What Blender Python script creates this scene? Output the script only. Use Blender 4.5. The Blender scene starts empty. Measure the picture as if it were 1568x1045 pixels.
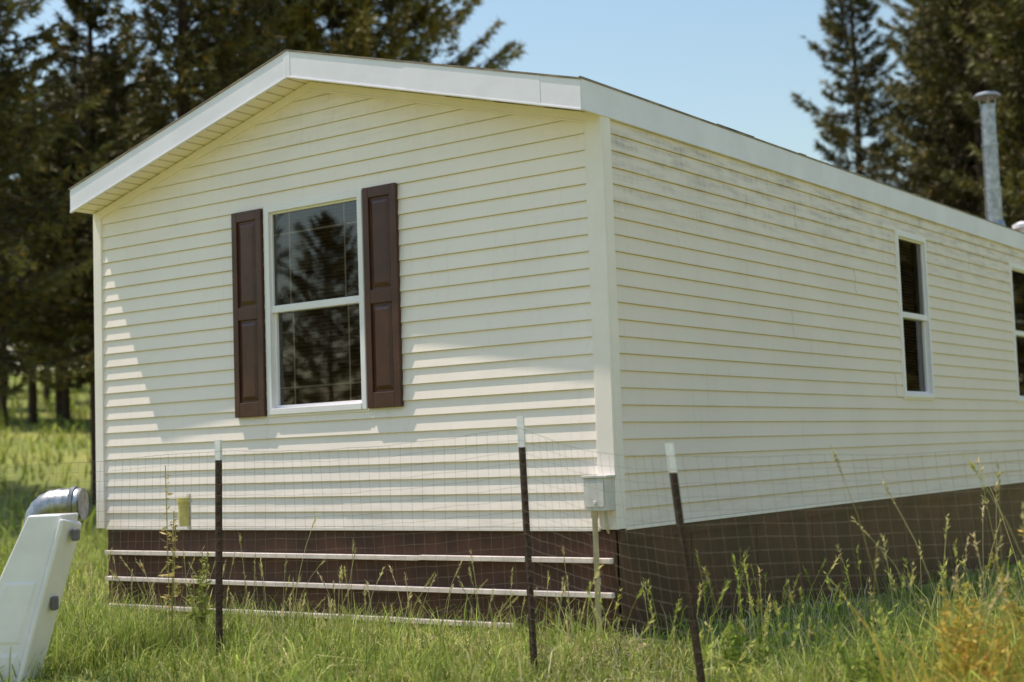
import bpy, numpy as np, math, random
from mathutils import Matrix, Vector
rng=np.random.default_rng(7); random.seed(7)
sc=bpy.context.scene
W=4.583; H=2.4; OV=.228; HA=3.013; FH=.168; EO=.021; L=18.0
# ------------------------------------------------------------ helpers
def empty(name,loc=(0,0,0)):
    e=bpy.data.objects.new(name,None); e.location=loc; sc.collection.objects.link(e); return e
def mobj(name,v,f,mat=None,parent=None,smooth=False,mats=None,midx=None):
    me=bpy.data.meshes.new(name); me.from_pydata([tuple(map(float,p)) for p in v],[],[tuple(int(i) for i in q) for q in f])
    if mats:
        for m in mats: me.materials.append(m)
        if midx is not None: me.polygons.foreach_set('material_index',np.array(midx,dtype=np.int32))
    elif mat: me.materials.append(mat)
    if smooth: me.polygons.foreach_set('use_smooth',[True]*len(me.polygons))
    me.update()
    o=bpy.data.objects.new(name,me); sc.collection.objects.link(o)
    if parent: o.parent=parent
    return o
def fastmesh(name,V,F,mats,cols=None,midx=None):
    me=bpy.data.meshes.new(name)
    V=np.asarray(V,dtype=np.float32)
    me.vertices.add(len(V)); me.vertices.foreach_set('co',V.ravel())
    loops=np.concatenate([f.ravel() for f in F]).astype(np.int32)
    sizes=np.concatenate([np.full(len(f),f.shape[1]) for f in F]).astype(np.int32)
    starts=np.concatenate([[0],np.cumsum(sizes)[:-1]]).astype(np.int32)
    me.loops.add(len(loops)); me.loops.foreach_set('vertex_index',loops)
    me.polygons.add(len(sizes)); me.polygons.foreach_set('loop_start',starts); me.polygons.foreach_set('loop_total',sizes)
    for m in mats: me.materials.append(m)
    if midx is not None: me.polygons.foreach_set('material_index',midx.astype(np.int32))
    me.update(calc_edges=True)
    if cols is not None:
        a=me.color_attributes.new('Col','FLOAT_COLOR','POINT')
        c=np.ones((len(V),4),dtype=np.float32); c[:,:3]=cols; a.data.foreach_set('color',c.ravel())
    return me
def link(name,me,parent=None,loc=(0,0,0),rz=0,s=1):
    o=bpy.data.objects.new(name,me); o.location=loc; o.rotation_euler=(0,0,rz)
    o.scale=(s,s,s) if not isinstance(s,tuple) else s
    sc.collection.objects.link(o)
    if parent: o.parent=parent
    return o
class MB:
    def __init__(s): s.v=[];s.f=[];s.m=[]
    def quad(s,a,b,c,d,m=0):
        n=len(s.v); s.v+= [a,b,c,d]; s.f.append((n,n+1,n+2,n+3)); s.m.append(m)
    def poly(s,pts,m=0):
        n=len(s.v); s.v+=list(pts); s.f.append(tuple(range(n,n+len(pts)))); s.m.append(m)
    def hexa(s,p,m=0):
        n=len(s.v); s.v+=list(p)
        for q in ((0,3,2,1),(4,5,6,7),(0,1,5,4),(1,2,6,5),(2,3,7,6),(3,0,4,7)):
            s.f.append(tuple(n+i for i in q)); s.m.append(m)
    def box(s,x0,x1,y0,y1,z0,z1,m=0,T=None):
        p=[(x0,y0,z0),(x1,y0,z0),(x1,y1,z0),(x0,y1,z0),(x0,y0,z1),(x1,y0,z1),(x1,y1,z1),(x0,y1,z1)]
        if T: p=[T(*q) for q in p]
        s.hexa(p,m)
    def tube(s,pts,r,n=8,m=0,cap=True):
        pts=[Vector(p) for p in pts]; rs=r if isinstance(r,(list,tuple)) else [r]*len(pts)
        base=len(s.v); up=Vector((0,0,1))
        for i,p in enumerate(pts):
            d=(pts[min(i+1,len(pts)-1)]-pts[max(i-1,0)]).normalized()
            a=d.cross(up)
            if a.length<1e-3: a=d.cross(Vector((1,0,0)))
            a.normalize(); b=a.cross(d)
            for k in range(n):
                t=2*math.pi*k/n; s.v.append(tuple(p+a*math.cos(t)*rs[i]+b*math.sin(t)*rs[i]))
        for i in range(len(pts)-1):
            for k in range(n):
                k2=(k+1)%n
                s.f.append((base+i*n+k,base+i*n+k2,base+(i+1)*n+k2,base+(i+1)*n+k)); s.m.append(m)
        if cap:
            s.f.append(tuple(base+k for k in range(n))); s.m.append(m)
            s.f.append(tuple(base+(len(pts)-1)*n+k for k in range(n))); s.m.append(m)
    def obj(s,name,mats,parent=None,bevel=0,smooth=False,seg=2):
        o=mobj(name,s.v,s.f,parent=parent,mats=mats,midx=s.m,smooth=smooth)
        if bevel:
            b=o.modifiers.new('b','BEVEL'); b.width=bevel; b.segments=seg; b.limit_method='ANGLE'; b.angle_limit=.6
        return o
# ------------------------------------------------------------ materials
def newmat(name):
    m=bpy.data.materials.new(name); m.use_nodes=True; nt=m.node_tree
    return m,nt,nt.nodes['Principled BSDF']
def N(nt,t,**k):
    n=nt.nodes.new(t)
    for a,b in k.items(): setattr(n,a,b)
    return n
def mixc(nt,fac,a,b,mode='MIX'):
    n=N(nt,'ShaderNodeMix',data_type='RGBA',blend_type=mode)
    for i,x in ((0,fac),(6,a),(7,b)):
        if hasattr(x,'links'): nt.links.new(x,n.inputs[i])
        else: n.inputs[i].default_value=x if i==0 else (*x,1)
    return n.outputs[2]
def noise(nt,scale,detail=4,vec=None,rough=.6):
    n=N(nt,'ShaderNodeTexNoise'); n.inputs['Scale'].default_value=scale; n.inputs['Detail'].default_value=detail; n.inputs['Roughness'].default_value=rough
    if vec: nt.links.new(vec,n.inputs['Vector'])
    return n.outputs['Fac']
def ramp(nt,x,a,b,ca=0,cb=1):
    n=N(nt,'ShaderNodeMapRange'); nt.links.new(x,n.inputs[0])
    for i,v in enumerate((a,b,ca,cb)): n.inputs[i+1].default_value=v
    n.interpolation_type='SMOOTHSTEP'
    return n.outputs[0]
def math_(nt,op,a,b):
    n=N(nt,'ShaderNodeMath',operation=op)
    for i,x in enumerate((a,b)):
        if hasattr(x,'links'): nt.links.new(x,n.inputs[i])
        else: n.inputs[i].default_value=x
    return n.outputs[0]
def objco(nt,scale=(1,1,1)):
    t=N(nt,'ShaderNodeTexCoord'); m=N(nt,'ShaderNodeMapping'); m.inputs['Scale'].default_value=scale
    nt.links.new(t.outputs['Object'],m.inputs[0]); return m.outputs[0],t.outputs['Object']
def bump(nt,bs,h,strength=.3,dist=.01):
    b=N(nt,'ShaderNodeBump'); b.inputs['Strength'].default_value=strength; b.inputs['Distance'].default_value=dist
    nt.links.new(h,b.inputs['Height']); nt.links.new(b.outputs[0],bs.inputs['Normal'])
def simple(name,col,rough=.6,var=.25,scale=6,metal=0,bmp=.15,dark=None):
    m,nt,bs=newmat(name); v,_=objco(nt)
    n=noise(nt,scale,5,v); c=mixc(nt,ramp(nt,n,.35,.7),tuple(x*(1-var) for x in col) if dark is None else dark,col)
    nt.links.new(c,bs.inputs['Base Color']); bs.inputs['Roughness'].default_value=rough; bs.inputs['Metallic'].default_value=metal
    if bmp: bump(nt,bs,noise(nt,scale*8,3,v),bmp,.004)
    return m
def siding_mat(name,base,dirt,topz,side=False):
    m,nt,bs=newmat(name); v,raw=objco(nt)
    vs,_=objco(nt,(1.2,1.2,9)); st,_=objco(nt,(9,9,.7))
    n1=noise(nt,1.3,5,v); n2=noise(nt,2.5,6,vs); n3=noise(nt,3,4,st)
    sep=N(nt,'ShaderNodeSeparateXYZ'); nt.links.new(raw,sep.inputs[0]); z=sep.outputs[2]
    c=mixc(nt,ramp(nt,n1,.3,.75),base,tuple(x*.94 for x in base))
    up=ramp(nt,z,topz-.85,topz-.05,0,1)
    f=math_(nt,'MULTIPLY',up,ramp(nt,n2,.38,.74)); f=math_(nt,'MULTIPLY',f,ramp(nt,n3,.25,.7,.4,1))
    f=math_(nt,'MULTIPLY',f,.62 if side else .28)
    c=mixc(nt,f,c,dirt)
    lo=ramp(nt,z,.45,0,0,1); lf=math_(nt,'MULTIPLY',math_(nt,'MULTIPLY',lo,ramp(nt,n2,.4,.8)),.30)
    c=mixc(nt,lf,c,(.55,.42,.30))
    g=math_(nt,'MULTIPLY',ramp(nt,n3,.55,.8),.13); c=mixc(nt,g,c,dirt)
    if side:
        vo=N(nt,'ShaderNodeTexVoronoi'); vo.inputs['Scale'].default_value=9; nt.links.new(raw,vo.inputs['Vector'])
        sp=ramp(nt,vo.outputs['Distance'],.05,.085,1,0)
        gate=ramp(nt,noise(nt,1.1,2,v),.5,.6)
        cg=N(nt,'ShaderNodeSeparateColor'); nt.links.new(vo.outputs['Color'],cg.inputs[0])
        gate=math_(nt,'MULTIPLY',gate,ramp(nt,cg.outputs[0],.5,.55))
        c=mixc(nt,math_(nt,'MULTIPLY',sp,gate),c,(.12,.09,.06))
    nt.links.new(c,bs.inputs['Base Color']); bs.inputs['Roughness'].default_value=.5
    nb=noise(nt,1.8,3,v); nb2=noise(nt,140,2,v)
    bump(nt,bs,math_(nt,'ADD',nb,math_(nt,'MULTIPLY',nb2,.02)),.35,.02)
    return m
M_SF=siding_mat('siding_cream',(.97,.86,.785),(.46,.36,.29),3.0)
M_SS=siding_mat('siding_cream_shaded',(.89,.77,.675),(.27,.22,.18),2.4,True)  # same cream siding; the side wall's shade is darkened into its base colour
M_TRIM=simple('vinyl_trim',(.97,.875,.815),.45,.06,3,bmp=.05)
M_FASC=simple('fascia_white',(.90,.86,.95),.4,.08,2.5,bmp=.1)
M_VINYL=simple('window_vinyl',(.94,.89,.91),.35,.05,5,bmp=.03)
M_BROWN=simple('shutter_brown',(.098,.036,.021),.36,.3,7,bmp=.15)
M_SKIRT=simple('skirting_brown',(.105,.037,.021),.5,.5,3.5,bmp=.25)
M_LEDGE=simple('skirting_ledge',(.92,.78,.70),.5,.2,9,bmp=.2)  # pale base paints in the sunlight caught by the ledges
M_ROOF=simple('roof_shingle',(.15,.11,.08),.85,.4,12,bmp=.5)
M_DRIP=simple('drip_edge',(.34,.26,.19),.5,.5,8,bmp=.1)
M_DARK=simple('dark_interior',(.05,.035,.025),.8,.3,2,bmp=0)
M_BLIND=simple('blind_slat',(.24,.15,.095),.5,.2,3,bmp=0)
M_STEEL=simple('galvanised_steel',(.50,.50,.50),.38,.4,14,metal=1,bmp=.2)
M_GREYBOX=simple('grey_enamel',(.70,.66,.63),.45,.12,12,bmp=.1)
M_CONDUIT=simple('pvc_conduit',(.76,.70,.66),.45,.2,10,bmp=.05)
M_POST=simple('tpost_rusty',(.080,.040,.024),.7,.5,25,bmp=.3)
M_POSTW=simple('tpost_tip',(.90,.88,.90),.5,.12,25,bmp=.1)
M_WIRE=simple('fence_wire',(.30,.25,.19),.5,.3,10,metal=.2,bmp=0)
M_PLAST=simple('white_plastic',(.92,.88,.90),.38,.08,5,bmp=.1)
M_GREY=simple('dark_grey_plastic',(.14,.14,.15),.5,.2,12,bmp=.1)
M_YEL=simple('yellow_plastic',(.82,.66,.24),.35,.3,20,bmp=.05)
M_BARK=simple('pine_bark',(.095,.058,.038),.9,.5,5,bmp=.6)
def soffit_mat():
    m,nt,bs=newmat('soffit_vinyl'); v,raw=objco(nt)
    w=N(nt,'ShaderNodeTexWave',bands_direction='X'); w.inputs['Scale'].default_value=3.1; nt.links.new(raw,w.inputs[0])
    c=mixc(nt,ramp(nt,w.outputs['Fac'],.0,.10,1,0),(.96,.84,.73),(.58,.46,.34)); nt.links.new(c,bs.inputs['Base Color']); bs.inputs['Roughness'].default_value=.5
    bump(nt,bs,w.outputs['Fac'],.3,.01); return m
M_SOFF=soffit_mat()
def glass_mat():
    m=bpy.data.materials.new('window_glass'); m.use_nodes=True; nt=m.node_tree; nt.nodes.clear()
    o=N(nt,'ShaderNodeOutputMaterial'); mx=N(nt,'ShaderNodeMixShader'); t=N(nt,'ShaderNodeBsdfTransparent'); g=N(nt,'ShaderNodeBsdfGlossy'); fr=N(nt,'ShaderNodeFresnel')
    t.inputs[0].default_value=(.66,.62,.56,1); g.inputs['Roughness'].default_value=.02; g.inputs[0].default_value=(.95,.95,.95,1); fr.inputs[0].default_value=1.9
    v,_=objco(nt); b=N(nt,'ShaderNodeBump'); b.inputs['Strength'].default_value=.08; b.inputs['Distance'].default_value=.01
    nt.links.new(noise(nt,2.2,1,v),b.inputs['Height']); nt.links.new(b.outputs[0],g.inputs['Normal'])
    nt.links.new(fr.outputs[0],mx.inputs[0]); nt.links.new(t.outputs[0],mx.inputs[1]); nt.links.new(g.outputs[0],mx.inputs[2]); nt.links.new(mx.outputs[0],o.inputs[0])
    return m
M_GLASS=glass_mat()
def foliage(name,transl=.3,rough=.6):
    m=bpy.data.materials.new(name); m.use_nodes=True; nt=m.node_tree; bs=nt.nodes['Principled BSDF']; out=nt.nodes['Material Output']
    a=N(nt,'ShaderNodeAttribute',attribute_name='Col'); nt.links.new(a.outputs['Color'],bs.inputs['Base Color']); bs.inputs['Roughness'].default_value=rough
    bs.inputs['Specular IOR Level'].default_value=.3
    if transl>0:
        tr=N(nt,'ShaderNodeBsdfTranslucent'); nt.links.new(a.outputs['Color'],tr.inputs[0]); mx=N(nt,'ShaderNodeMixShader'); mx.inputs[0].default_value=transl
        nt.links.new(bs.outputs[0],mx.inputs[1]); nt.links.new(tr.outputs[0],mx.inputs[2]); nt.links.new(mx.outputs[0],out.inputs[0])
    return m
M_GRASS=foliage('grass_blade',.3); M_NEEDLE=foliage('pine_needle',0,.5)
def ground_mat():
    m,nt,bs=newmat('meadow_ground'); v,_=objco(nt)
    a=noise(nt,.25,6,v); b=noise(nt,7,6,v)
    c=mixc(nt,ramp(nt,a,.35,.65),(.18,.23,.04),(.32,.32,.07)); c=mixc(nt,ramp(nt,b,.45,.75),c,(.15,.12,.06))
    nt.links.new(c,bs.inputs['Base Color']); bs.inputs['Roughness'].default_value=.95; bump(nt,bs,b,.8,.05); return m
# ------------------------------------------------------------ terrain
def sm(x,a,b):
    t=np.clip((x-a)/(b-a),0,1); return t*t*(3-2*t)
def terr(x,y):
    x=np.asarray(x,float); y=np.asarray(y,float)
    h=-.66-.02*np.clip(-y-1,0,9)-.03*np.clip(y,0,14)*sm(x,-1.5,.8)-.10*sm(x,-.2,1.2)
    v=-.8*x+.6*y-17
    h=h+.11*np.clip(v,0,60)*sm(v,0,12)
    h=h+.024*np.sin(x*1.3+.5)*np.sin(y*1.1)+.012*np.sin(x*4.1)*np.sin(y*3.7+1)
    return h
g=np.concatenate([-np.geomspace(900,12,26),np.linspace(-11.5,11.5,93),np.geomspace(12,900,26)])
X,Y=np.meshgrid(g,g); Z=terr(X,Y); n=len(g)
idx=np.arange(n*n).reshape(n,n)
F=np.stack([idx[:-1,:-1],idx[:-1,1:],idx[1:,1:],idx[1:,:-1]],-1).reshape(-1,4)
gm=fastmesh('ground',np.stack([X,Y,Z],-1).reshape(-1,3),[F],[ground_mat()]); gm.polygons.foreach_set('use_smooth',[True]*len(gm.polygons)); link('ground',gm)
# ------------------------------------------------------------ mobile home
home=empty('mobile_home')
TF=lambda u,n_,z:(u,-n_,z)
TS=lambda u,n_,z:(n_,u,z)
TL=lambda u,n_,z:(-W-n_,u,z)
TB=lambda u,n_,z:(u,L+n_,z)
CH=.1; LIP=.0130
def siding(name,T,u0,u1,openings,mat,gable=False,seed=1):
    mb=MB(); r=random.Random(seed)
    top=HA if gable else H; k=0; z0=0
    sl=(HA-H)/(W/2); prevj=[]
    while z0<top-1e-4:
        z1=min(z0+CH,top)
        if z0<H-1e-4: a0,a1,b0,b1=u0,u1,u0,u1
        else:
            a0=u0+(z0-H)/sl;a1=u1-(z0-H)/sl;b0=u0+(z1-H)/sl;b1=u1-(z1-H)/sl
        if z0<H-1e-4:
            span=u1-u0; js=[u0+span*r.random() for _ in range(max(1,int(span/6)))] if r.random()<.6 else []
            if k%2==1: js=prevj
            prevj=js
        else: js=[]
        cuts=sorted({a0,a1}|{o for op in openings for o in op[:2] if a0<o<a1}|{j for j in js if a0+.1<j<a1-.1})
        off=0
        for i in range(len(cuts)-1):
            c0,c1=cuts[i],cuts[i+1]
            if c0 in js: off=.0013 if off==0 else 0
            mid=(c0+c1)/2
            segs=[(z0,z1)]
            for op in openings:
                if op[0]<mid<op[1]:
                    ns=[]
                    for s in segs:
                        if op[3]<=s[0] or op[2]>=s[1]: ns.append(s)
                        else:
                            if s[0]<op[2]: ns.append((s[0],op[2]))
                            if s[1]>op[3]: ns.append((op[3],s[1]))
                    segs=ns
            for s0,s1 in segs:
                o=lambda z: .002+off+LIP*(1-(z-z0)/CH)
                t0=b0 if i==0 and gable and z0>=H-1e-4 else c0
                t1=b1 if i==len(cuts)-2 and gable and z0>=H-1e-4 else c1
                w=.0008*math.sin(k*2.1+c0)
                if s0==z0:
                    mb.quad(T(c0,.0,s0+.002),T(c1,.0,s0+.002),T(c1,o(s0)-.002+w,s0),T(c0,o(s0)-.002+w,s0))
                    mb.quad(T(c0,o(s0)-.002+w,s0),T(c1,o(s0)-.002+w,s0),T(c1,o(s0)+w,s0+.004),T(c0,o(s0)+w,s0+.004))
                    zz=s0+.004
                else: zz=s0
                mb.quad(T(c0,o(zz),zz),T(c1,o(zz),zz),T(t1,o(s1),s1),T(t0,o(s1),s1))
        z0=z1;k+=1
    return mb.obj(name,[mat],home)
FW=(-2.751,-1.847,.762,2.203); 
SWs=[(4.603,5.301,.797,2.201),(7.745,8.70,.797,2.201),(12.2,13.0,.797,2.201)]
siding('front_siding',TF,-W,0,[FW],M_SF,True,3)
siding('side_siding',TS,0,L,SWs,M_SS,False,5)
siding('left_siding',TL,0,L,[],M_SF,False,9)
siding('rear_siding',TB,-W,0,[],M_SF,True,11)
mb=MB()
mb.poly([TF(-W,-.09,0),TF(FW[0],-.09,0),TF(FW[0],-.09,H),TF(-W,-.09,H)])
mb.poly([TF(FW[1],-.09,0),TF(0,-.09,0),TF(0,-.09,H),TF(FW[1],-.09,H)])
mb.poly([TF(FW[0],-.09,0),TF(FW[1],-.09,0),TF(FW[1],-.09,FW[2]),TF(FW[0],-.09,FW[2])])
mb.box(-W+.05,-.05,.05,L-.05,-.05,-.02); mb.box(-W+.05,-.05,.05,L-.05,H-.03,H-.005)
def dark_box(T,o,d=.5):  # closed dark box behind each window, added so no light leaks in
    u0,u1,z0,z1=o
    mb.quad(T(u0,-d,z0),T(u1,-d,z0),T(u1,-d,z1),T(u0,-d,z1))
    for (p,q) in (((u0,z0),(u1,z0)),((u1,z0),(u1,z1)),((u1,z1),(u0,z1)),((u0,z1),(u0,z0))):
        mb.quad(T(p[0],0,p[1]),T(q[0],0,q[1]),T(q[0],-d,q[1]),T(p[0],-d,p[1]))
dark_box(TF,FW)
for o in SWs: dark_box(TS,o)
mb.obj('interior_shell',[M_DARK],home)
def window(name,T,o,mid,grid=True,wb=.042):
    u0,u1,z0,z1=o; mb=MB(); B=lambda a,b,n0,n1,c,d,m=0: mb.box(a,b,n0,n1,c,d,m,T)
    j=.016
    B(u0-j,u1+j,.0,.018,z1,z1+j,1); B(u0-j,u1+j,.0,.018,z0-j,z0,1); B(u0-j,u0,.0,.018,z0,z1,1); B(u1,u1+j,.0,.018,z0,z1,1)
    B(u0,u0+wb,-.08,.026,z0,z1); B(u1-wb,u1,-.08,.026,z0,z1); B(u0+wb,u1-wb,-.08,.026,z1-wb,z1); B(u0+wb,u1-wb,-.08,.030,z0,z0+wb)
    a,b=u0+wb,u1-wb; c,d=z0+wb,z1-wb
    B(a,b,-.05,.012,mid-.024,mid+.024)
    s=.022
    B(a,a+s*.6,-.03,.004,mid+.024,d); B(b-s*.6,b,-.03,.004,mid+.024,d); B(a+s*.6,b-s*.6,-.03,.004,d-s*.6,d)
    B(a,a+s,-.05,-.012,c,mid-.024); B(b-s,b,-.05,-.012,c,mid-.024); B(a+s,b-s,-.05,-.012,c,c+s)
    if grid:
        w=b-a;g=.006
        for uu in (a+w*.19,b-w*.19):
            B(uu-g,uu+g,-.026,-.020,mid+.024,d-s*.6); B(uu-g,uu+g,-.046,-.040,c+s,mid-.024)
        B(a+s*.6,b-s*.6,-.0265,-.0205,d-.155-g,d-.155+g); B(a+s,b-s,-.0465,-.0405,c+.14-g,c+.14+g)
    mb.obj(name+'_frame',[M_VINYL,M_TRIM],home,bevel=.003)
    m2=MB(); m2.quad(T(a,-.012,mid),T(b,-.012,mid),T(b,-.012,d),T(a,-.012,d)); m2.quad(T(a,-.034,c),T(b,-.034,c),T(b,-.034,mid),T(a,-.034,mid))
    m2.obj(name+'_glass',[M_GLASS],home)
    m3=MB(); z=z0+.05; i=0
    while z<z1-.03:
        e=.0025*math.sin(i*1.7)
        m3.quad(T(a,-.075,z+e),T(b,-.075,z-e),T(b,-.105,z+.026-e),T(a,-.105,z+.026+e)); z+=.027;i+=1
    m3.obj(name+'_blind',[M_BLIND],home)
window('front_window',TF,FW,1.487)
for i,o in enumerate(SWs): window('side_window_%d'%(i+1),TS,o,1.50,False,.036)
def shutter(name,u0,u1,z0,z1):
    mb=MB(); B=lambda a,b,n0,n1,c,d: mb.box(a,b,n0,n1,c,d,0,TF)
    B(u0,u1,.008,.024,z0,z1)
    s=.05
    B(u0,u0+s,.024,.040,z0,z1);B(u1-s,u1,.024,.040,z0,z1)
    mid=z0+(z1-z0)*.50
    rails=[(z0,z0+.10),(mid-.045,mid+.045),(z1-.07,z1)]
    for a,b in rails: B(u0+s,u1-s,.024,.0395,a,b)
    for a,b in ((rails[0][1],rails[1][0]),(rails[1][1],rails[2][0])):
        x0,x1=u0+s+.012,u1-s-.012; c,d=a+.014,b-.014; e=.028
        p=[TF(x0,.024,c),TF(x1,.024,c),TF(x1,.024,d),TF(x0,.024,d),TF(x0+e,.037,c+e),TF(x1-e,.037,c+e),TF(x1-e,.037,d-e),TF(x0+e,.037,d-e)]
        mb.hexa(p)
    mb.obj(name,[M_BROWN],home,bevel=.004)
shutter('left_shutter',-3.062,-2.772,.757,2.197); shutter('right_shutter',-1.828,-1.545,.765,2.207)
mb=MB()
for x0,x1,bx0,bx1 in ((-.088,.024,.0,.024),(-W-.024,-W+.07,-W-.024,-W)):
    mb.box(x0,x1,-.024,-.0005,-.012,H); mb.box(bx0,bx1,0,.08,-.012,H)
mb.box(-.10,-.088,-.018,0,-.01,H); mb.box(0,.018,.08,.092,-.01,H)
mb.obj('corner_trim',[M_TRIM],home,bevel=.004)
mb=MB(); mb.box(-W+.07,-.1,-.016,.0,-.022,-.001); mb.box(0,.016,.092,L,-.022,-.001); mb.obj('starter_strip',[M_TRIM],home,bevel=.003)
sl=(HA-H)/(W/2)
def roofz(x): return HA-abs(x+W/2)*sl
y0,y1=-OV,L+OV
pr=[(EO,H-.0),(-W/2,HA),(-W-EO,H-.0),(-W-EO,H+FH),(-W/2,HA+FH),(EO,H+FH)]
mb=MB()
mb.poly([(x,y0,z) for x,z in pr][::-1],0); mb.poly([(x,y1,z) for x,z in pr],0)
mats=[1,1,0,2,2,0]
for i in range(6):
    a=pr[i];b=pr[(i+1)%6]; mb.quad((a[0],y0,a[1]),(a[0],y1,a[1]),(b[0],y1,b[1]),(b[0],y0,b[1]),mats[i])
mb.obj('roof',[M_FASC,M_SOFF,M_ROOF],home)
mb=MB(); md=MB()
def rake(mbx,x0,x1,dz0,dz1,n0,n1,m=0):
    p=[]
    for z in (dz0,dz1):
        p+= [(x0,-n1,roofz(x0)+z),(x1,-n1,roofz(x1)+z),(x1,-n0,roofz(x1)+z),(x0,-n0,roofz(x0)+z)]
    mbx.hexa(p,m)
for a,b,o in ((-W-EO,-W/2-.03,.006),(-W/2-.03,-W/2,.0085),(-W/2,-W/2+.03,.0085),(-W/2+.03,-1.28,.006),(-1.28,-.25,.0078),(-.25,EO+.006,.0062)):
    rake(mb,a,b,-.006,FH-.006,OV+.001,OV+o)
rake(mb,-W-EO,-W/2,-.018,-.006,OV-.012,OV+.010); rake(mb,-W/2,EO+.006,-.018,-.006,OV-.012,OV+.010)
for a,b in ((-OV,3.1),(3.1,6.7),(6.7,10.3),(10.3,13.9),(13.9,L)):
    k=.0015 if int(a*10)%2 else 0
    mb.box(EO+.001,EO+.007+k,a,b,H-.006,H+FH-.006); mb.box(-W-EO-.007,-W-EO-.001,a,b,H-.006,H+FH-.006)
mb.box(EO-.012,EO+.010,-OV,L,H-.018,H-.006)
mb.obj('fascia_cladding',[M_FASC],home,bevel=.002)
rake(md,-W-EO-.010,-W/2,FH-.006,FH+.005,OV+.0,OV+.012); rake(md,-W/2,EO+.012,FH-.006,FH+.005,OV+.0,OV+.012)
md.box(EO,EO+.012,-OV-.012,L,H+FH-.006,H+FH+.005); md.box(-W-EO-.012,-W-EO,-OV,L,H+FH-.006,H+FH+.005)
for k in range(16):
    y=random.uniform(.8,14); w=random.uniform(.1,.3); md.box(EO-.05,EO+.015,y,y+w,H+FH+.0055,H+FH+.008+random.random()*.003)
md.obj('drip_edge',[M_DRIP],home)
mb=MB()
for x0,x1 in ((-W-.0,-W/2),(-W/2,.0)):
    rake(mb,x0,x1,-.055,-.002,0,.020); rake(mb,x0,x1,-.066,-.055,0,.028)
mb.obj('rake_trim',[M_TRIM],home,bevel=.003)
# skirting
mb=MB(); ms=MB()
lv=[-.022,-.19,-.385,-.585,-.78,-1.0]
for i in range(5):
    zt,zb=lv[i],lv[i+1]
    ms.hexa([(-W+.05,.022,zb),(-.04,.022,zb),(-.04,.05,zb),(-W+.05,.05,zb),(-W+.05,.030,zt),(-.04,.030,zt),(-.04,.05,zt),(-W+.05,.05,zt)])
    if i<3:
        e=-.02 if i<2 else -.72
        x=-W+.08
        while x<e-.05:
            x2=min(e,x+random.uniform(1.1,1.6)); dz=random.uniform(-.003,.003)
            mb.box(x,x2-.004,-.034,.024,zb-.015+dz,zb+.015+dz); x=x2
mb.obj('skirting_ledges',[M_LEDGE],home,bevel=.003)
y=.0
while y<L:
    w=.9; ms.box(-.03,-.012,y,y+w-.006,-2.0,-.022); ms.box(-.03,-.015,y+w-.006,y+w,-2.0,-.022); y+=w
ms.box(-.040,-.012,.021,.04,-1.2,-.022)
ms.box(-.011,.006,.03,L,-.085,-.024)
ms.box(-W+.02,-W+.04,.05,L,-1.6,-.022); ms.box(-W+.02,-.03,L-.04,L-.02,-1.6,-.022)
ms.obj('skirting',[M_SKIRT],home)
# stove pipe and roof vent
mb=MB(); P=(-1.0,10.7)
mb.tube([(P[0],P[1],2.7),(P[0],P[1],3.5),(P[0],P[1],3.502),(P[0],P[1],4.05),(P[0],P[1],4.052),(P[0],P[1],4.56)],[.10,.10,.093,.093,.088,.088],20)
mb.tube([(P[0],P[1],3.48),(P[0],P[1],3.52)],.106,20); mb.tube([(P[0],P[1],4.03),(P[0],P[1],4.07)],.102,20)
for a in range(4):
    t=a*math.pi/2+.4; mb.tube([(P[0]+.085*math.cos(t),P[1]+.085*math.sin(t),4.5),(P[0]+.10*math.cos(t),P[1]+.10*math.sin(t),4.68)],.008,5)
mb.tube([(P[0],P[1],4.655),(P[0],P[1],4.675),(P[0],P[1],4.70),(P[0],P[1],4.73)],[.165,.165,.13,.02],20)
mb.tube([(P[0],P[1],2.75),(P[0],P[1],3.1)],[.2,.11],20)
mb.obj('stove_pipe',[M_STEEL],home,smooth=False)
mb=MB(); mb.tube([(-.9,11.5,2.7),(-.9,11.5,3.08)],.05,12); mb.tube([(-.9,11.5,3.08),(-.9,11.5,3.13),(-.9,11.5,3.17)],[.12,.12,.03],14); mb.obj('roof_vent',[M_VINYL],home)
# utility box
ub=empty('utility_box')
mb=MB(); mb.box(-.135,.018,-.115,-.024,.10,.285); mb.box(-.145,.028,-.125,-.02,.285,.30); mb.box(-.12,.003,-.121,-.115,.12,.27); mb.box(-.065,-.045,-.128,-.121,.135,.155)
mb.obj('enclosure',[M_GREYBOX],ub,bevel=.005)
mb=MB(); mb.tube([(-.095,-.07,.10),(-.095,-.07,-.95)],.0165,10); mb.tube([(-.095,-.07,.10),(-.095,-.07,.06)],.023,10); mb.tube([(-.095,-.07,-.28),(-.095,-.07,-.32)],.022,10)
mb.tube([(-.02,-.07,.10),(-.018,-.07,.04),(-.04,-.03,.0),(-.06,.02,-.03)],.010,8)
mb.obj('conduit',[M_CONDUIT],ub,smooth=True)
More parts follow.
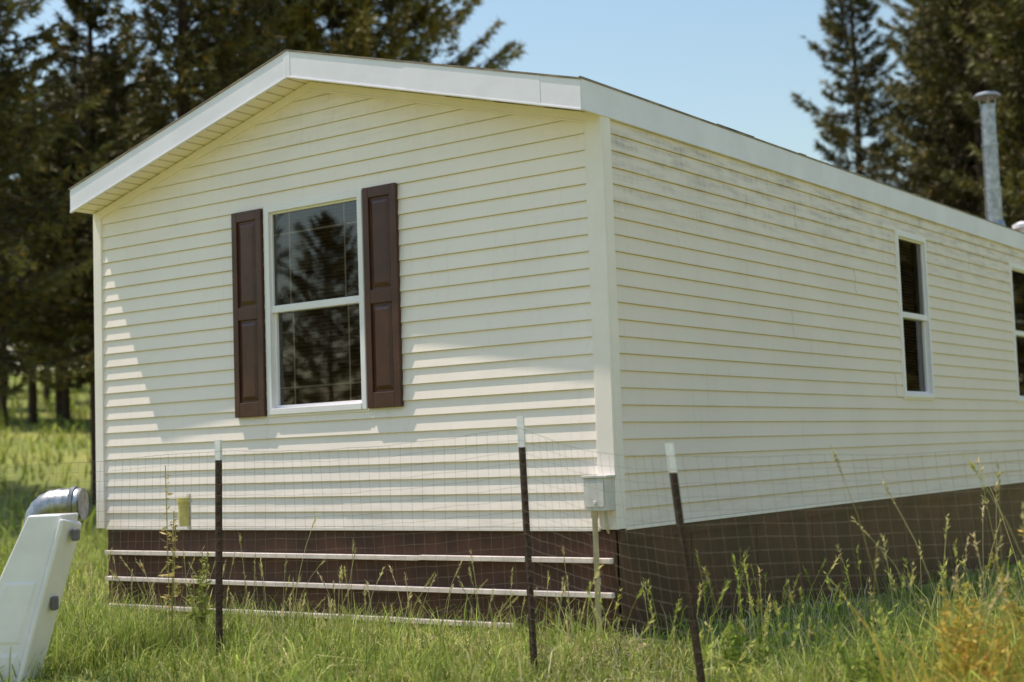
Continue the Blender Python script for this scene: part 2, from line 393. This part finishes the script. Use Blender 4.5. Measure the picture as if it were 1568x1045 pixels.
# ------------------------------------------------------------ fence
fence=empty('wire_fence')
posts=[((-6.2,-1.9),(-6.2,-1.9),.55,.15),((-1.59,-1.575),(-1.56,-1.575),.57,.11),((.125,-1.02),(.10,-1.04),.63,.16),((1.30,-1.36),(1.21,-1.47),.46,.13),((3.7,.6),(3.7,.6),.5,.15)]
for i,(b,t,zt,wt) in enumerate(posts):
    mb=MB(); zb=float(terr(*b))-.2
    def Tp(u,n_,z):
        k=(z-zb)/(zt-zb); return (b[0]+(t[0]-b[0])*k+u,b[1]+(t[1]-b[1])*k+n_,z)
    zs=zt-wt
    for a,c,m in ((zb,zs,0),(zs,zt,1)):
        e=.0012*m
        mb.box(-.019-e,.019+e,-.003-e,.003+e,a,c,m,Tp); mb.box(-.003-e,.003+e,.003,.028+e,a,c,m,Tp)
    z=zb+.1
    while z<zs: mb.box(-.008,.008,-.010,-.003,z,z+.012,0,Tp); z+=.054
    mb.obj('post_%d'%(i+1),[M_POST,M_POSTW],fence)
V=[];Fq=[]
def wire(p,q,r=.0006):
    p=np.array(p);q=np.array(q);d=q-p;d/=np.linalg.norm(d)
    a=np.cross(d,[.3,.5,.81]);a/=np.linalg.norm(a);b=np.cross(d,a);n0=len(V)
    for c in (p,q):
        for k in range(3):
            t=2*math.pi*k/3; V.append(c+r*(math.cos(t)*a+math.sin(t)*b))
    for k in range(3): Fq.append((n0+k,n0+(k+1)%3,n0+3+(k+1)%3,n0+3+k))
for i in range(len(posts)-1):
    A=posts[i];Bp=posts[i+1]
    ln=math.hypot(A[0][0]-Bp[0][0],A[0][1]-Bp[0][1]); nv=int(ln/.06)
    def P3(s,hh):
        k=(hh+.62)/1.15
        ax=A[0][0]+(A[1][0]-A[0][0])*k; ay=A[0][1]+(A[1][1]-A[0][1])*k
        bx=Bp[0][0]+(Bp[1][0]-Bp[0][0])*k; by=Bp[0][1]+(Bp[1][1]-Bp[0][1])*k
        za=A[2]-.06; zb_=Bp[2]-.06; sag=-.03*math.sin(math.pi*s)*(.4+k)
        bow=.03*math.sin(math.pi*s*2+hh*3)*math.sin(math.pi*s)
        return (ax+(bx-ax)*s,ay+(by-ay)*s-.02+bow,(hh-.52)+za+(zb_-za)*s+sag+.004*math.sin(s*31+hh*9+i))
    for j in range(20):
        hh=.52-j*.06
        for k in range(0,nv,2):
            wire(P3(k/nv,hh),P3(min(1,(k+2)/nv),hh),.0010 if j==0 else .0007)
    for k in range(nv+1):
        for a,b in ((.52,.22),(.22,-.08),(-.08,-.38),(-.38,-.62)): wire(P3(k/nv,a),P3(k/nv,b))
me=fastmesh('woven_wire',np.array(V),[np.array(Fq)],[M_WIRE]); link('woven_wire',me,fence)
rg=empty('rain_gauge',(-1.795,-1.62,0))
mb=MB(); mb.tube([(0,0,.105),(0,0,.11),(0,0,.23),(0,0,.235),(0,0,.26)],[.022,.028,.031,.036,.038],14); mb.obj('tube',[M_YEL],rg,smooth=False)
mb=MB(); mb.box(-.012,.012,.032,.042,.08,.28); mb.box(-.036,.036,.0,.034,.235,.246); mb.obj('bracket',[M_CONDUIT],rg)
# ------------------------------------------------------------ white plastic slide
ps=empty('plastic_slide',(-1.95,-2.49,.02)); ps.rotation_euler=(0,0,math.radians(38))
mb=MB()
def ring(z):
    k=(z+.80)/.99; xl=-.48+.46*k; xr=-.12+.27*k; return xl,xr
def slab(z0,z1,ins,n0,n1,dx=.05,b2=0):
    a0,b0=ring(z0);a1,b1=ring(z1)
    mb.hexa([(a0+ins+b2,n0,z0+b2),(b0-ins-b2,n0,z0+b2),(b0-ins+dx,n1,z0),(a0+ins+dx,n1,z0),(a1+ins+b2,n0,z1-b2),(b1-ins-b2,n0,z1-b2),(b1-ins+dx,n1,z1),(a1+ins+dx,n1,z1)])
slab(-.95,.19,0,0,.17)
for a,b in ((-.86,-.50),(-.46,-.14)): slab(a,b,.03,-.006,0.0,0,.018)
a0,b0=ring(-.95);a1,b1=ring(.19)
mb.hexa([(b0-.005,-.02,-.95),(b0+.02,-.02,-.95),(b0+.06,.19,-.95),(b0+.035,.19,-.95),(b1-.005,-.02,.17),(b1+.02,-.02,.165),(b1+.06,.19,.13),(b1+.035,.19,.15)])
mb.obj('chute',[M_PLAST],ps,bevel=.022,seg=4)
mb=MB(); mb.box(.075,.105,.05,.11,-.30,-.23); mb.box(.185,.215,.05,.12,.05,.11); mb.obj('bracket',[M_GREY],ps,bevel=.008)
# ------------------------------------------------------------ metal duct
du=empty('metal_duct'); mb=MB()
P0=Vector((-4.50,-.22,.18)); dv=Vector((-.75,-.50,0)).normalized()
pp=[P0+dv*(.035*k) for k in range(6)]
e0=pp[-1]
for k in range(1,12):
    t=k/11*math.pi/2; pp.append(e0+dv*(.15*math.sin(t))+Vector((0,0,-.15*(1-math.cos(t)))))
e1=pp[-1]
for k in range(1,22): pp.append(e1+Vector((0,0,-.035*k)))
rs=[.118+(.006 if k%2 else 0) for k in range(len(pp))]
mb.tube(pp,rs,20); mb.tube([P0+dv*.05,P0+dv*.08],.134,20); mb.obj('pipe',[M_STEEL],du,smooth=True)
# ------------------------------------------------------------ vegetation
def blades(n,xs,ys,h,hs,w,lean,palette,mask=None,seg=2):
    x=rng.uniform(*xs,n);y=rng.uniform(*ys,n)
    ok=~((x>-W-.03)&(x<.03)&(y>-.04)&(y<L+.1))
    if mask is not None: ok&=mask(x,y)
    x=x[ok];y=y[ok];n=len(x)
    cl=.5+.5*np.sin(x*3.1+np.sin(y*2.3)*1.5)*np.sin(y*3.7+np.sin(x*1.9)*1.7)
    cl2=.5+.5*np.sin(x*9.1+np.sin(y*7.3)*1.5)*np.sin(y*8.7+np.sin(x*6.9)*1.7)
    hh=(h+hs*rng.normal(size=n))*(.5+.65*cl+.35*cl2); hh=np.clip(hh,.03,None)
    th=rng.uniform(0,2*np.pi,n); la=np.abs(rng.normal(size=n))*lean+.15
    wx=rng.uniform(0,2*np.pi,n); ww=w*rng.uniform(.6,1.4,n)
    z=terr(x,y)-.01
    dx=np.cos(th)*la*hh;dy=np.sin(th)*la*hh
    ax=np.cos(wx)*ww/2;ay=np.sin(wx)*ww/2
    B=np.stack([x,y,z],-1); A=np.stack([ax,ay,0*ax],-1)
    Mi=np.stack([x+dx*.35,y+dy*.35,z+hh*.6],-1); T=np.stack([x+dx,y+dy,z+hh*(1-.3*la.clip(0,1.5))],-1)
    Vv=np.stack([B-A,B+A,Mi+A*.8,Mi-A*.8,T],1).reshape(-1,3)
    i=np.arange(n)*5
    q=np.stack([i,i+1,i+2,i+3],-1);t=np.stack([i+3,i+2,i+4],-1)
    pal=np.array(palette); pi=rng.integers(0,len(pal),n); c=pal[pi]*rng.uniform(.7,1.25,(n,1))*(.60+.7*cl2[:,None])
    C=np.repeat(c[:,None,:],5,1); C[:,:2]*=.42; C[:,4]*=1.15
    return Vv,q,t,C.reshape(-1,3)
def join(parts,name,mat):
    off=0;Vs=[];Q=[];T=[];C=[]
    for v,q,t,c in parts:
        Vs.append(v);C.append(c)
        if len(q):Q.append(q+off)
        if len(t):T.append(t+off)
        off+=len(v)
    return fastmesh(name,np.concatenate(Vs),([np.concatenate(Q)] if Q else [])+([np.concatenate(T)] if T else []),[mat],np.concatenate(C))
green=[(.25,.34,.05),(.32,.41,.07),(.40,.46,.10),(.18,.27,.04),(.50,.49,.17)]
lawn=green+[(.52,.54,.13),(.74,.66,.36)]
dry=[(.80,.69,.46),(.68,.57,.35),(.40,.40,.13)]
parts=[blades(120000,(-5.5,4.2),(-4.4,0),.080,.035,.006,1.0,lawn),
 blades(26000,(-4.5,.2),(-.75,.0),.055,.02,.007,1.8,dry),
 blades(8000,(-4.5,.2),(-2.4,-.1),.17,.06,.006,.5,green),
 blades(24000,(.05,4.2),(-1.6,9),.14,.06,.007,.6,green+dry[:1],lambda x,y:(x>.1)),
 blades(11000,(1.3,3.8),(-1.6,2.5),.23,.09,.007,.5,green+[(.46,.44,.11)]),
 blades(8000,(2.15,3.8),(-1.8,1.5),.32,.12,.008,.5,[(.60,.48,.08),(.50,.44,.09),(.60,.36,.09)]+green[:2]),
 blades(40000,(-14,-4.6),(-3.5,13),.17,.07,.010,.6,green+[(.48,.50,.12)]),
 blades(12000,(-4.2,-2.0),(-2.9,-1.0),.20,.08,.007,.5,green+[(.48,.50,.12)]),
 blades(35000,(-75,-13),(-5,60),.35,.12,.05,.5,[(.36,.46,.06),(.46,.52,.10),(.30,.38,.05),(.54,.54,.14)])]
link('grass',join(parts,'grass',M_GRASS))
def stalks(n,xs,ys,h,hs,pal,headl=.10,hw=.010,mask=None):
    out=[]
    for i in range(n):
        x=random.uniform(*xs);y=random.uniform(*ys)
        if (-W-.05<x<.05 and y>-.06): continue
        z=float(terr(x,y)); hh=max(.2,random.gauss(h,hs)); th=random.uniform(0,6.28); la=abs(random.gauss(0,.22))+.05
        c=np.array(random.choice(pal))*random.uniform(.7,1.2)
        pts=[]
        for k in range(5):
            s=k/4; pts.append(np.array([x+math.cos(th)*la*hh*s**2,y+math.sin(th)*la*hh*s**2,z+hh*s*(1-.12*la*s)]))
        wv=np.array([.811,.585,0])*.0014
        v=[];q=[];t=[]
        for k in range(5): v+=[pts[k]-wv,pts[k]+wv]
        for k in range(4): q.append((2*k,2*k+1,2*k+3,2*k+2))
        d=pts[4]-pts[3]; d/=np.linalg.norm(d)
        for k in range(14):
            s=random.random(); p=pts[4]-d*headl*(s-.15); a=np.array([random.gauss(0,1),random.gauss(0,1),random.gauss(0,.3)]); a/=np.linalg.norm(a)
            sd=np.cross(a,d); n0=len(v); w=hw*(1.1-abs(s-.5))
            v+=[p-sd*w*.35,p+sd*w*.35,p+a*w*1.2+d*.022]; t.append((n0,n0+1,n0+2))
        C=np.tile(c,(len(v),1)); out.append((np.array(v),np.array(q),np.array(t),C))
    return out
hay=[(.66,.55,.30),(.46,.44,.16),(.55,.51,.22)]
sp=stalks(170,(-4.6,.4),(-1.6,-.15),.38,.13,hay,.10,.013)+stalks(140,(.3,2.3),(-1.3,1.0),.44,.12,[(.50,.50,.12),(.40,.47,.09),(.55,.49,.18)],.12,.020)+stalks(150,(1.8,3.6),(-1.2,2.5),.72,.2,hay,.13,.020)+stalks(50,(-6,-4.7),(-2,3),.45,.12,hay)+stalks(40,(-4.5,-2.4),(-2.3,-1.2),.32,.1,hay)
link('tall_seed_grass',join(sp,'tall_seed_grass',M_GRASS))
def weed(name,x,y,h,cols,n=9,spread=.25,leafs=70):
    V=[];Q=[];C=[]
    z=float(terr(x,y))
    for i in range(n):
        th=random.uniform(0,6.28); sp_=random.uniform(.1,1)*spread; hh=h*random.uniform(.6,1)
        pts=[np.array([x+math.cos(th)*sp_*s,y+math.sin(th)*sp_*s,z+hh*s]) for s in np.linspace(0,1,6)]
        n0=len(V); wv=np.array([.811,.585,0])*.0025
        for p in pts: V+=[p-wv,p+wv]; C+=[np.array((.30,.30,.08))]*2
        for k in range(5): Q.append((n0+2*k,n0+2*k+1,n0+2*k+3,n0+2*k+2))
        for k in range(leafs):
            s=random.uniform(.25,1)**.7; p=np.array([x+math.cos(th)*sp_*s,y+math.sin(th)*sp_*s,z+hh*s])
            a=np.array([random.gauss(0,1),random.gauss(0,1),random.gauss(.4,.6)]);a/=np.linalg.norm(a); l=random.uniform(.02,.07)*(1.5-s)
            sd=np.cross(a,[random.random(),random.random(),random.random()]); sd/=np.linalg.norm(sd)
            n0=len(V); V+=[p,p+a*l*.5+sd*l*.22,p+a*l,p+a*l*.5-sd*l*.22]; Q.append((n0,n0+1,n0+2,n0+3)); c=np.array(random.choice(cols))*random.uniform(.7,1.2); C+=[c]*4
    return link(name,fastmesh(name,np.array(V),[np.array(Q)],[M_GRASS],np.array(C)))
oc=[(.70,.50,.10),(.64,.40,.09),(.52,.48,.10),(.70,.58,.14)]
weed('yellow_weed',2.12,-.75,.62,oc,8,.18); weed('yellow_weed.001',2.55,-.6,.85,oc,10,.25); weed('yellow_weed.002',2.35,-1.15,.55,oc,9,.25); weed('yellow_weed.003',2.75,-.2,.9,oc,9,.3)
gc=[(.26,.36,.06),(.38,.44,.09),(.20,.29,.05)]
weed('dry_weed',-2.12,-1.45,1.12,[(.55,.45,.18),(.62,.50,.22)],3,.10,40); weed('green_weed',-1.9,-1.40,.62,[(.50,.50,.14),(.36,.42,.08)],6,.14,50); weed('green_weed.001',1.85,-.9,.36,gc,8,.2); weed('green_weed.002',1.05,-.6,.36,gc,6,.25)
# ---- conifers
def conifer(seed,Ht,R,cb,nb,per,pine=False):
    r=np.random.default_rng(seed); tufV=[];tufC=[]
    wood=MB()
    bend=r.normal(size=2)*.15
    def tx(z): return np.array([bend[0]*math.sin(z/Ht*3),bend[1]*math.sin(z/Ht*2.2),z])
    zs=np.linspace(-.5,Ht*.985,12)
    wood.tube([tx(z) for z in zs],[max(.015,.013*Ht*(1-max(z,0)/Ht)**.85+.01) for z in zs],8,0,False)
    for i in range(nb):
        t=cb+(1-cb)*((i+r.random())/nb)**(1.0 if not pine else .9); z=Ht*t; k=(t-cb)/(1-cb)
        if pine: rad=R*(math.sin(math.pi*min(1,k*.85+.18))**.6)*r.uniform(.5,1.15)*(1 if k<.95 else .6)
        else: rad=R*((1-k)**.75)*r.uniform(.5,1.22)+.15
        if k<.12: rad*=r.uniform(.4,1)
        az=r.uniform(0,2*np.pi); el=(-.12+.8*k) if not pine else (.0+.6*k); el+=r.normal()*.12
        o=np.array([math.cos(az),math.sin(az),0]); lat=np.array([-math.sin(az),math.cos(az),0])
        base=tx(z)
        def bp(s): return base+o*rad*s*math.cos(el)+np.array([0,0,rad*(math.sin(el)*s-.336*s*(1-s)+.16*s*s)])
        wood.tube([bp(0),bp(.5),bp(.95)],[.012+.012*rad,.008+.006*rad,.004],3,0,False)
        m=int(per*(.35+rad/R)); 
        s=r.uniform(.12 if not pine else .35,1,m)**.75
        la=(r.uniform(-1,1,m))*(1.08-s)*rad*.38+r.normal(size=m)*.035
        p=base+np.outer(s*rad*math.cos(el),o)+np.outer(la,lat)
        p[:,2]+=rad*(math.sin(el)*s-.336*s*(1-s)+.16*s*s)-np.abs(la)*.22+r.normal(size=m)*.025
        shade=r.uniform(.45,1.55)
        nt=6 if not pine else 7
        d=(o*.85)[None,None,:]+lat[None,None,:]*np.sign(la)[:,None,None]*.5+r.normal(size=(m,nt,3))*(.48 if not pine else .75)+np.array([0,0,.12])
        d/=np.linalg.norm(d,axis=2,keepdims=True)
        ll=r.uniform(.13,.28,(m,nt,1))
        sd=np.cross(d,r.normal(size=(m,nt,3))); sd/=np.linalg.norm(sd,axis=2,keepdims=True)
        w=r.uniform(.013,.032,(m,nt,1))
        P=p[:,None,:]
        tri=np.stack([P-sd*w+0*d,P+sd*w+0*d,P+d*ll],2).reshape(-1,3)
        tufV.append(tri)
        bc=np.array([.125,.115,.038]) if not pine else np.array([.175,.155,.040])
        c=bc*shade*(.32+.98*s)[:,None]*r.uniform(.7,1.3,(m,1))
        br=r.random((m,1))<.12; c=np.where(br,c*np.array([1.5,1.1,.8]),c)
        tufC.append(np.repeat(c,nt*3,axis=0))
    tv=np.concatenate(tufV);tc=np.concatenate(tufC)
    wv=np.array(wood.v);wf=np.array(wood.f)
    ti=np.arange(len(tv)).reshape(-1,3)+len(wv)
    midx=np.concatenate([np.zeros(len(wf)),np.ones(len(ti))])
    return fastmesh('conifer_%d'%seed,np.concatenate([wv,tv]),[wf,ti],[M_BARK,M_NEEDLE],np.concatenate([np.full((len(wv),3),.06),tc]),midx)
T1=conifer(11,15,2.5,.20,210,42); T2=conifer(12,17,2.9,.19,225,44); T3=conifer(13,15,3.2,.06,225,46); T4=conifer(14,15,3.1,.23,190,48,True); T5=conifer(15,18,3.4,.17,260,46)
cx,cy=4.355,-6.986
def put(me,x,y,s=1,name='pine_tree',par=None):
    return link(name,me,par,(x,y,float(terr(x,y))-.1),random.uniform(0,6.28),(s*random.uniform(.95,1.08),s*random.uniform(.95,1.08),s))
for me,x,y,s in ((T5,-19.3,8.2,.86),(T2,-23.2,10.2,.98),(T1,-20.2,12.2,.86),(T5,-18.3,12.9,.95),(T2,-19.4,15.9,.94),(T4,-18.6,17.4,1.0),(T4,-17.5,18.9,.99),(T1,-22.0,20.2,1.0),
    (T3,-13.3,36.0,1.04),(T5,-8.9,33.5,1.0),(T2,-6.6,28.6,1.0),(T5,-5.4,30.4,1.05),(T1,-3.9,25.5,1.1),(T5,-7.5,40,1.1),(T2,-8.0,30.0,.85)):
    put(me,x,y,s)
forest=empty('pine_forest')
r2=random.Random(5)
def cluster(n,a0,a1,d0,d1,s0,s1,ms):
    for i in range(n):
        a=a0+(a1-a0)*(i+r2.random())/n; d=r2.uniform(d0,d1); x=cx+d*math.sin(a); y=cy+d*math.cos(a)
        put(r2.choice(ms),x,y,r2.uniform(s0,s1),'pine_tree_copse',forest)
cluster(34,-1.02,-.72,44,72,.58,.84,[T1,T2,T4,T5])
cluster(8,-.33,-.1,44,60,.75,1.0,[T1,T2,T5])
cluster(14,-2.75,-2.05,30,45,.5,.8,[T1,T2,T4,T5])
cluster(14,.05,.32,46,56,.8,1.0,[T1,T2,T5])
# ------------------------------------------------------------ light
sd=Vector((-.76,-.228,1.80)).normalized(); el=math.asin(sd.z); az=math.atan2(sd.x,sd.y)
sun=bpy.data.lights.new('sun','SUN'); sun.energy=5.0; sun.angle=math.radians(.53); sun.color=(1,.89,.76)
so=bpy.data.objects.new('sun',sun); so.rotation_euler=(-sd).to_track_quat('-Z','Y').to_euler(); so.location=(0,0,30); sc.collection.objects.link(so)
w=bpy.data.worlds.new('World'); sc.world=w; w.use_nodes=True; nt=w.node_tree
bg=nt.nodes['Background']; sk=nt.nodes.new('ShaderNodeTexSky'); sk.sky_type='NISHITA'; sk.sun_disc=False; sk.sun_elevation=el; sk.sun_rotation=az%(2*math.pi); sk.dust_density=1.0; sk.air_density=1.8; sk.ozone_density=3.0
nt.links.new(sk.outputs[0],bg.inputs[0]); bg.inputs[1].default_value=.15
# ------------------------------------------------------------ camera
cd=bpy.data.cameras.new('camera'); co=bpy.data.objects.new('camera',cd); sc.collection.objects.link(co)
yaw,pit,rol=-.6249,.0796,-.035
f=Vector((math.sin(yaw)*math.cos(pit),math.cos(yaw)*math.cos(pit),math.sin(pit))); r=Vector((math.cos(yaw),-math.sin(yaw),0)); u=r.cross(f)
rr=r*math.cos(rol)+u*math.sin(rol); uu=u*math.cos(rol)-r*math.sin(rol)
co.matrix_world=Matrix(((rr.x,uu.x,-f.x,4.3549),(rr.y,uu.y,-f.y,-6.9864),(rr.z,uu.z,-f.z,.4318),(0,0,0,1)))
cd.lens=2187.83/1568*36; cd.sensor_width=36; cd.clip_end=3000; cd.clip_start=.05
cd.dof.use_dof=True; cd.dof.focus_distance=8.9; cd.dof.aperture_fstop=1.5
sc.camera=co
sc.view_settings.view_transform='Standard'; sc.view_settings.look='None'; sc.view_settings.exposure=0
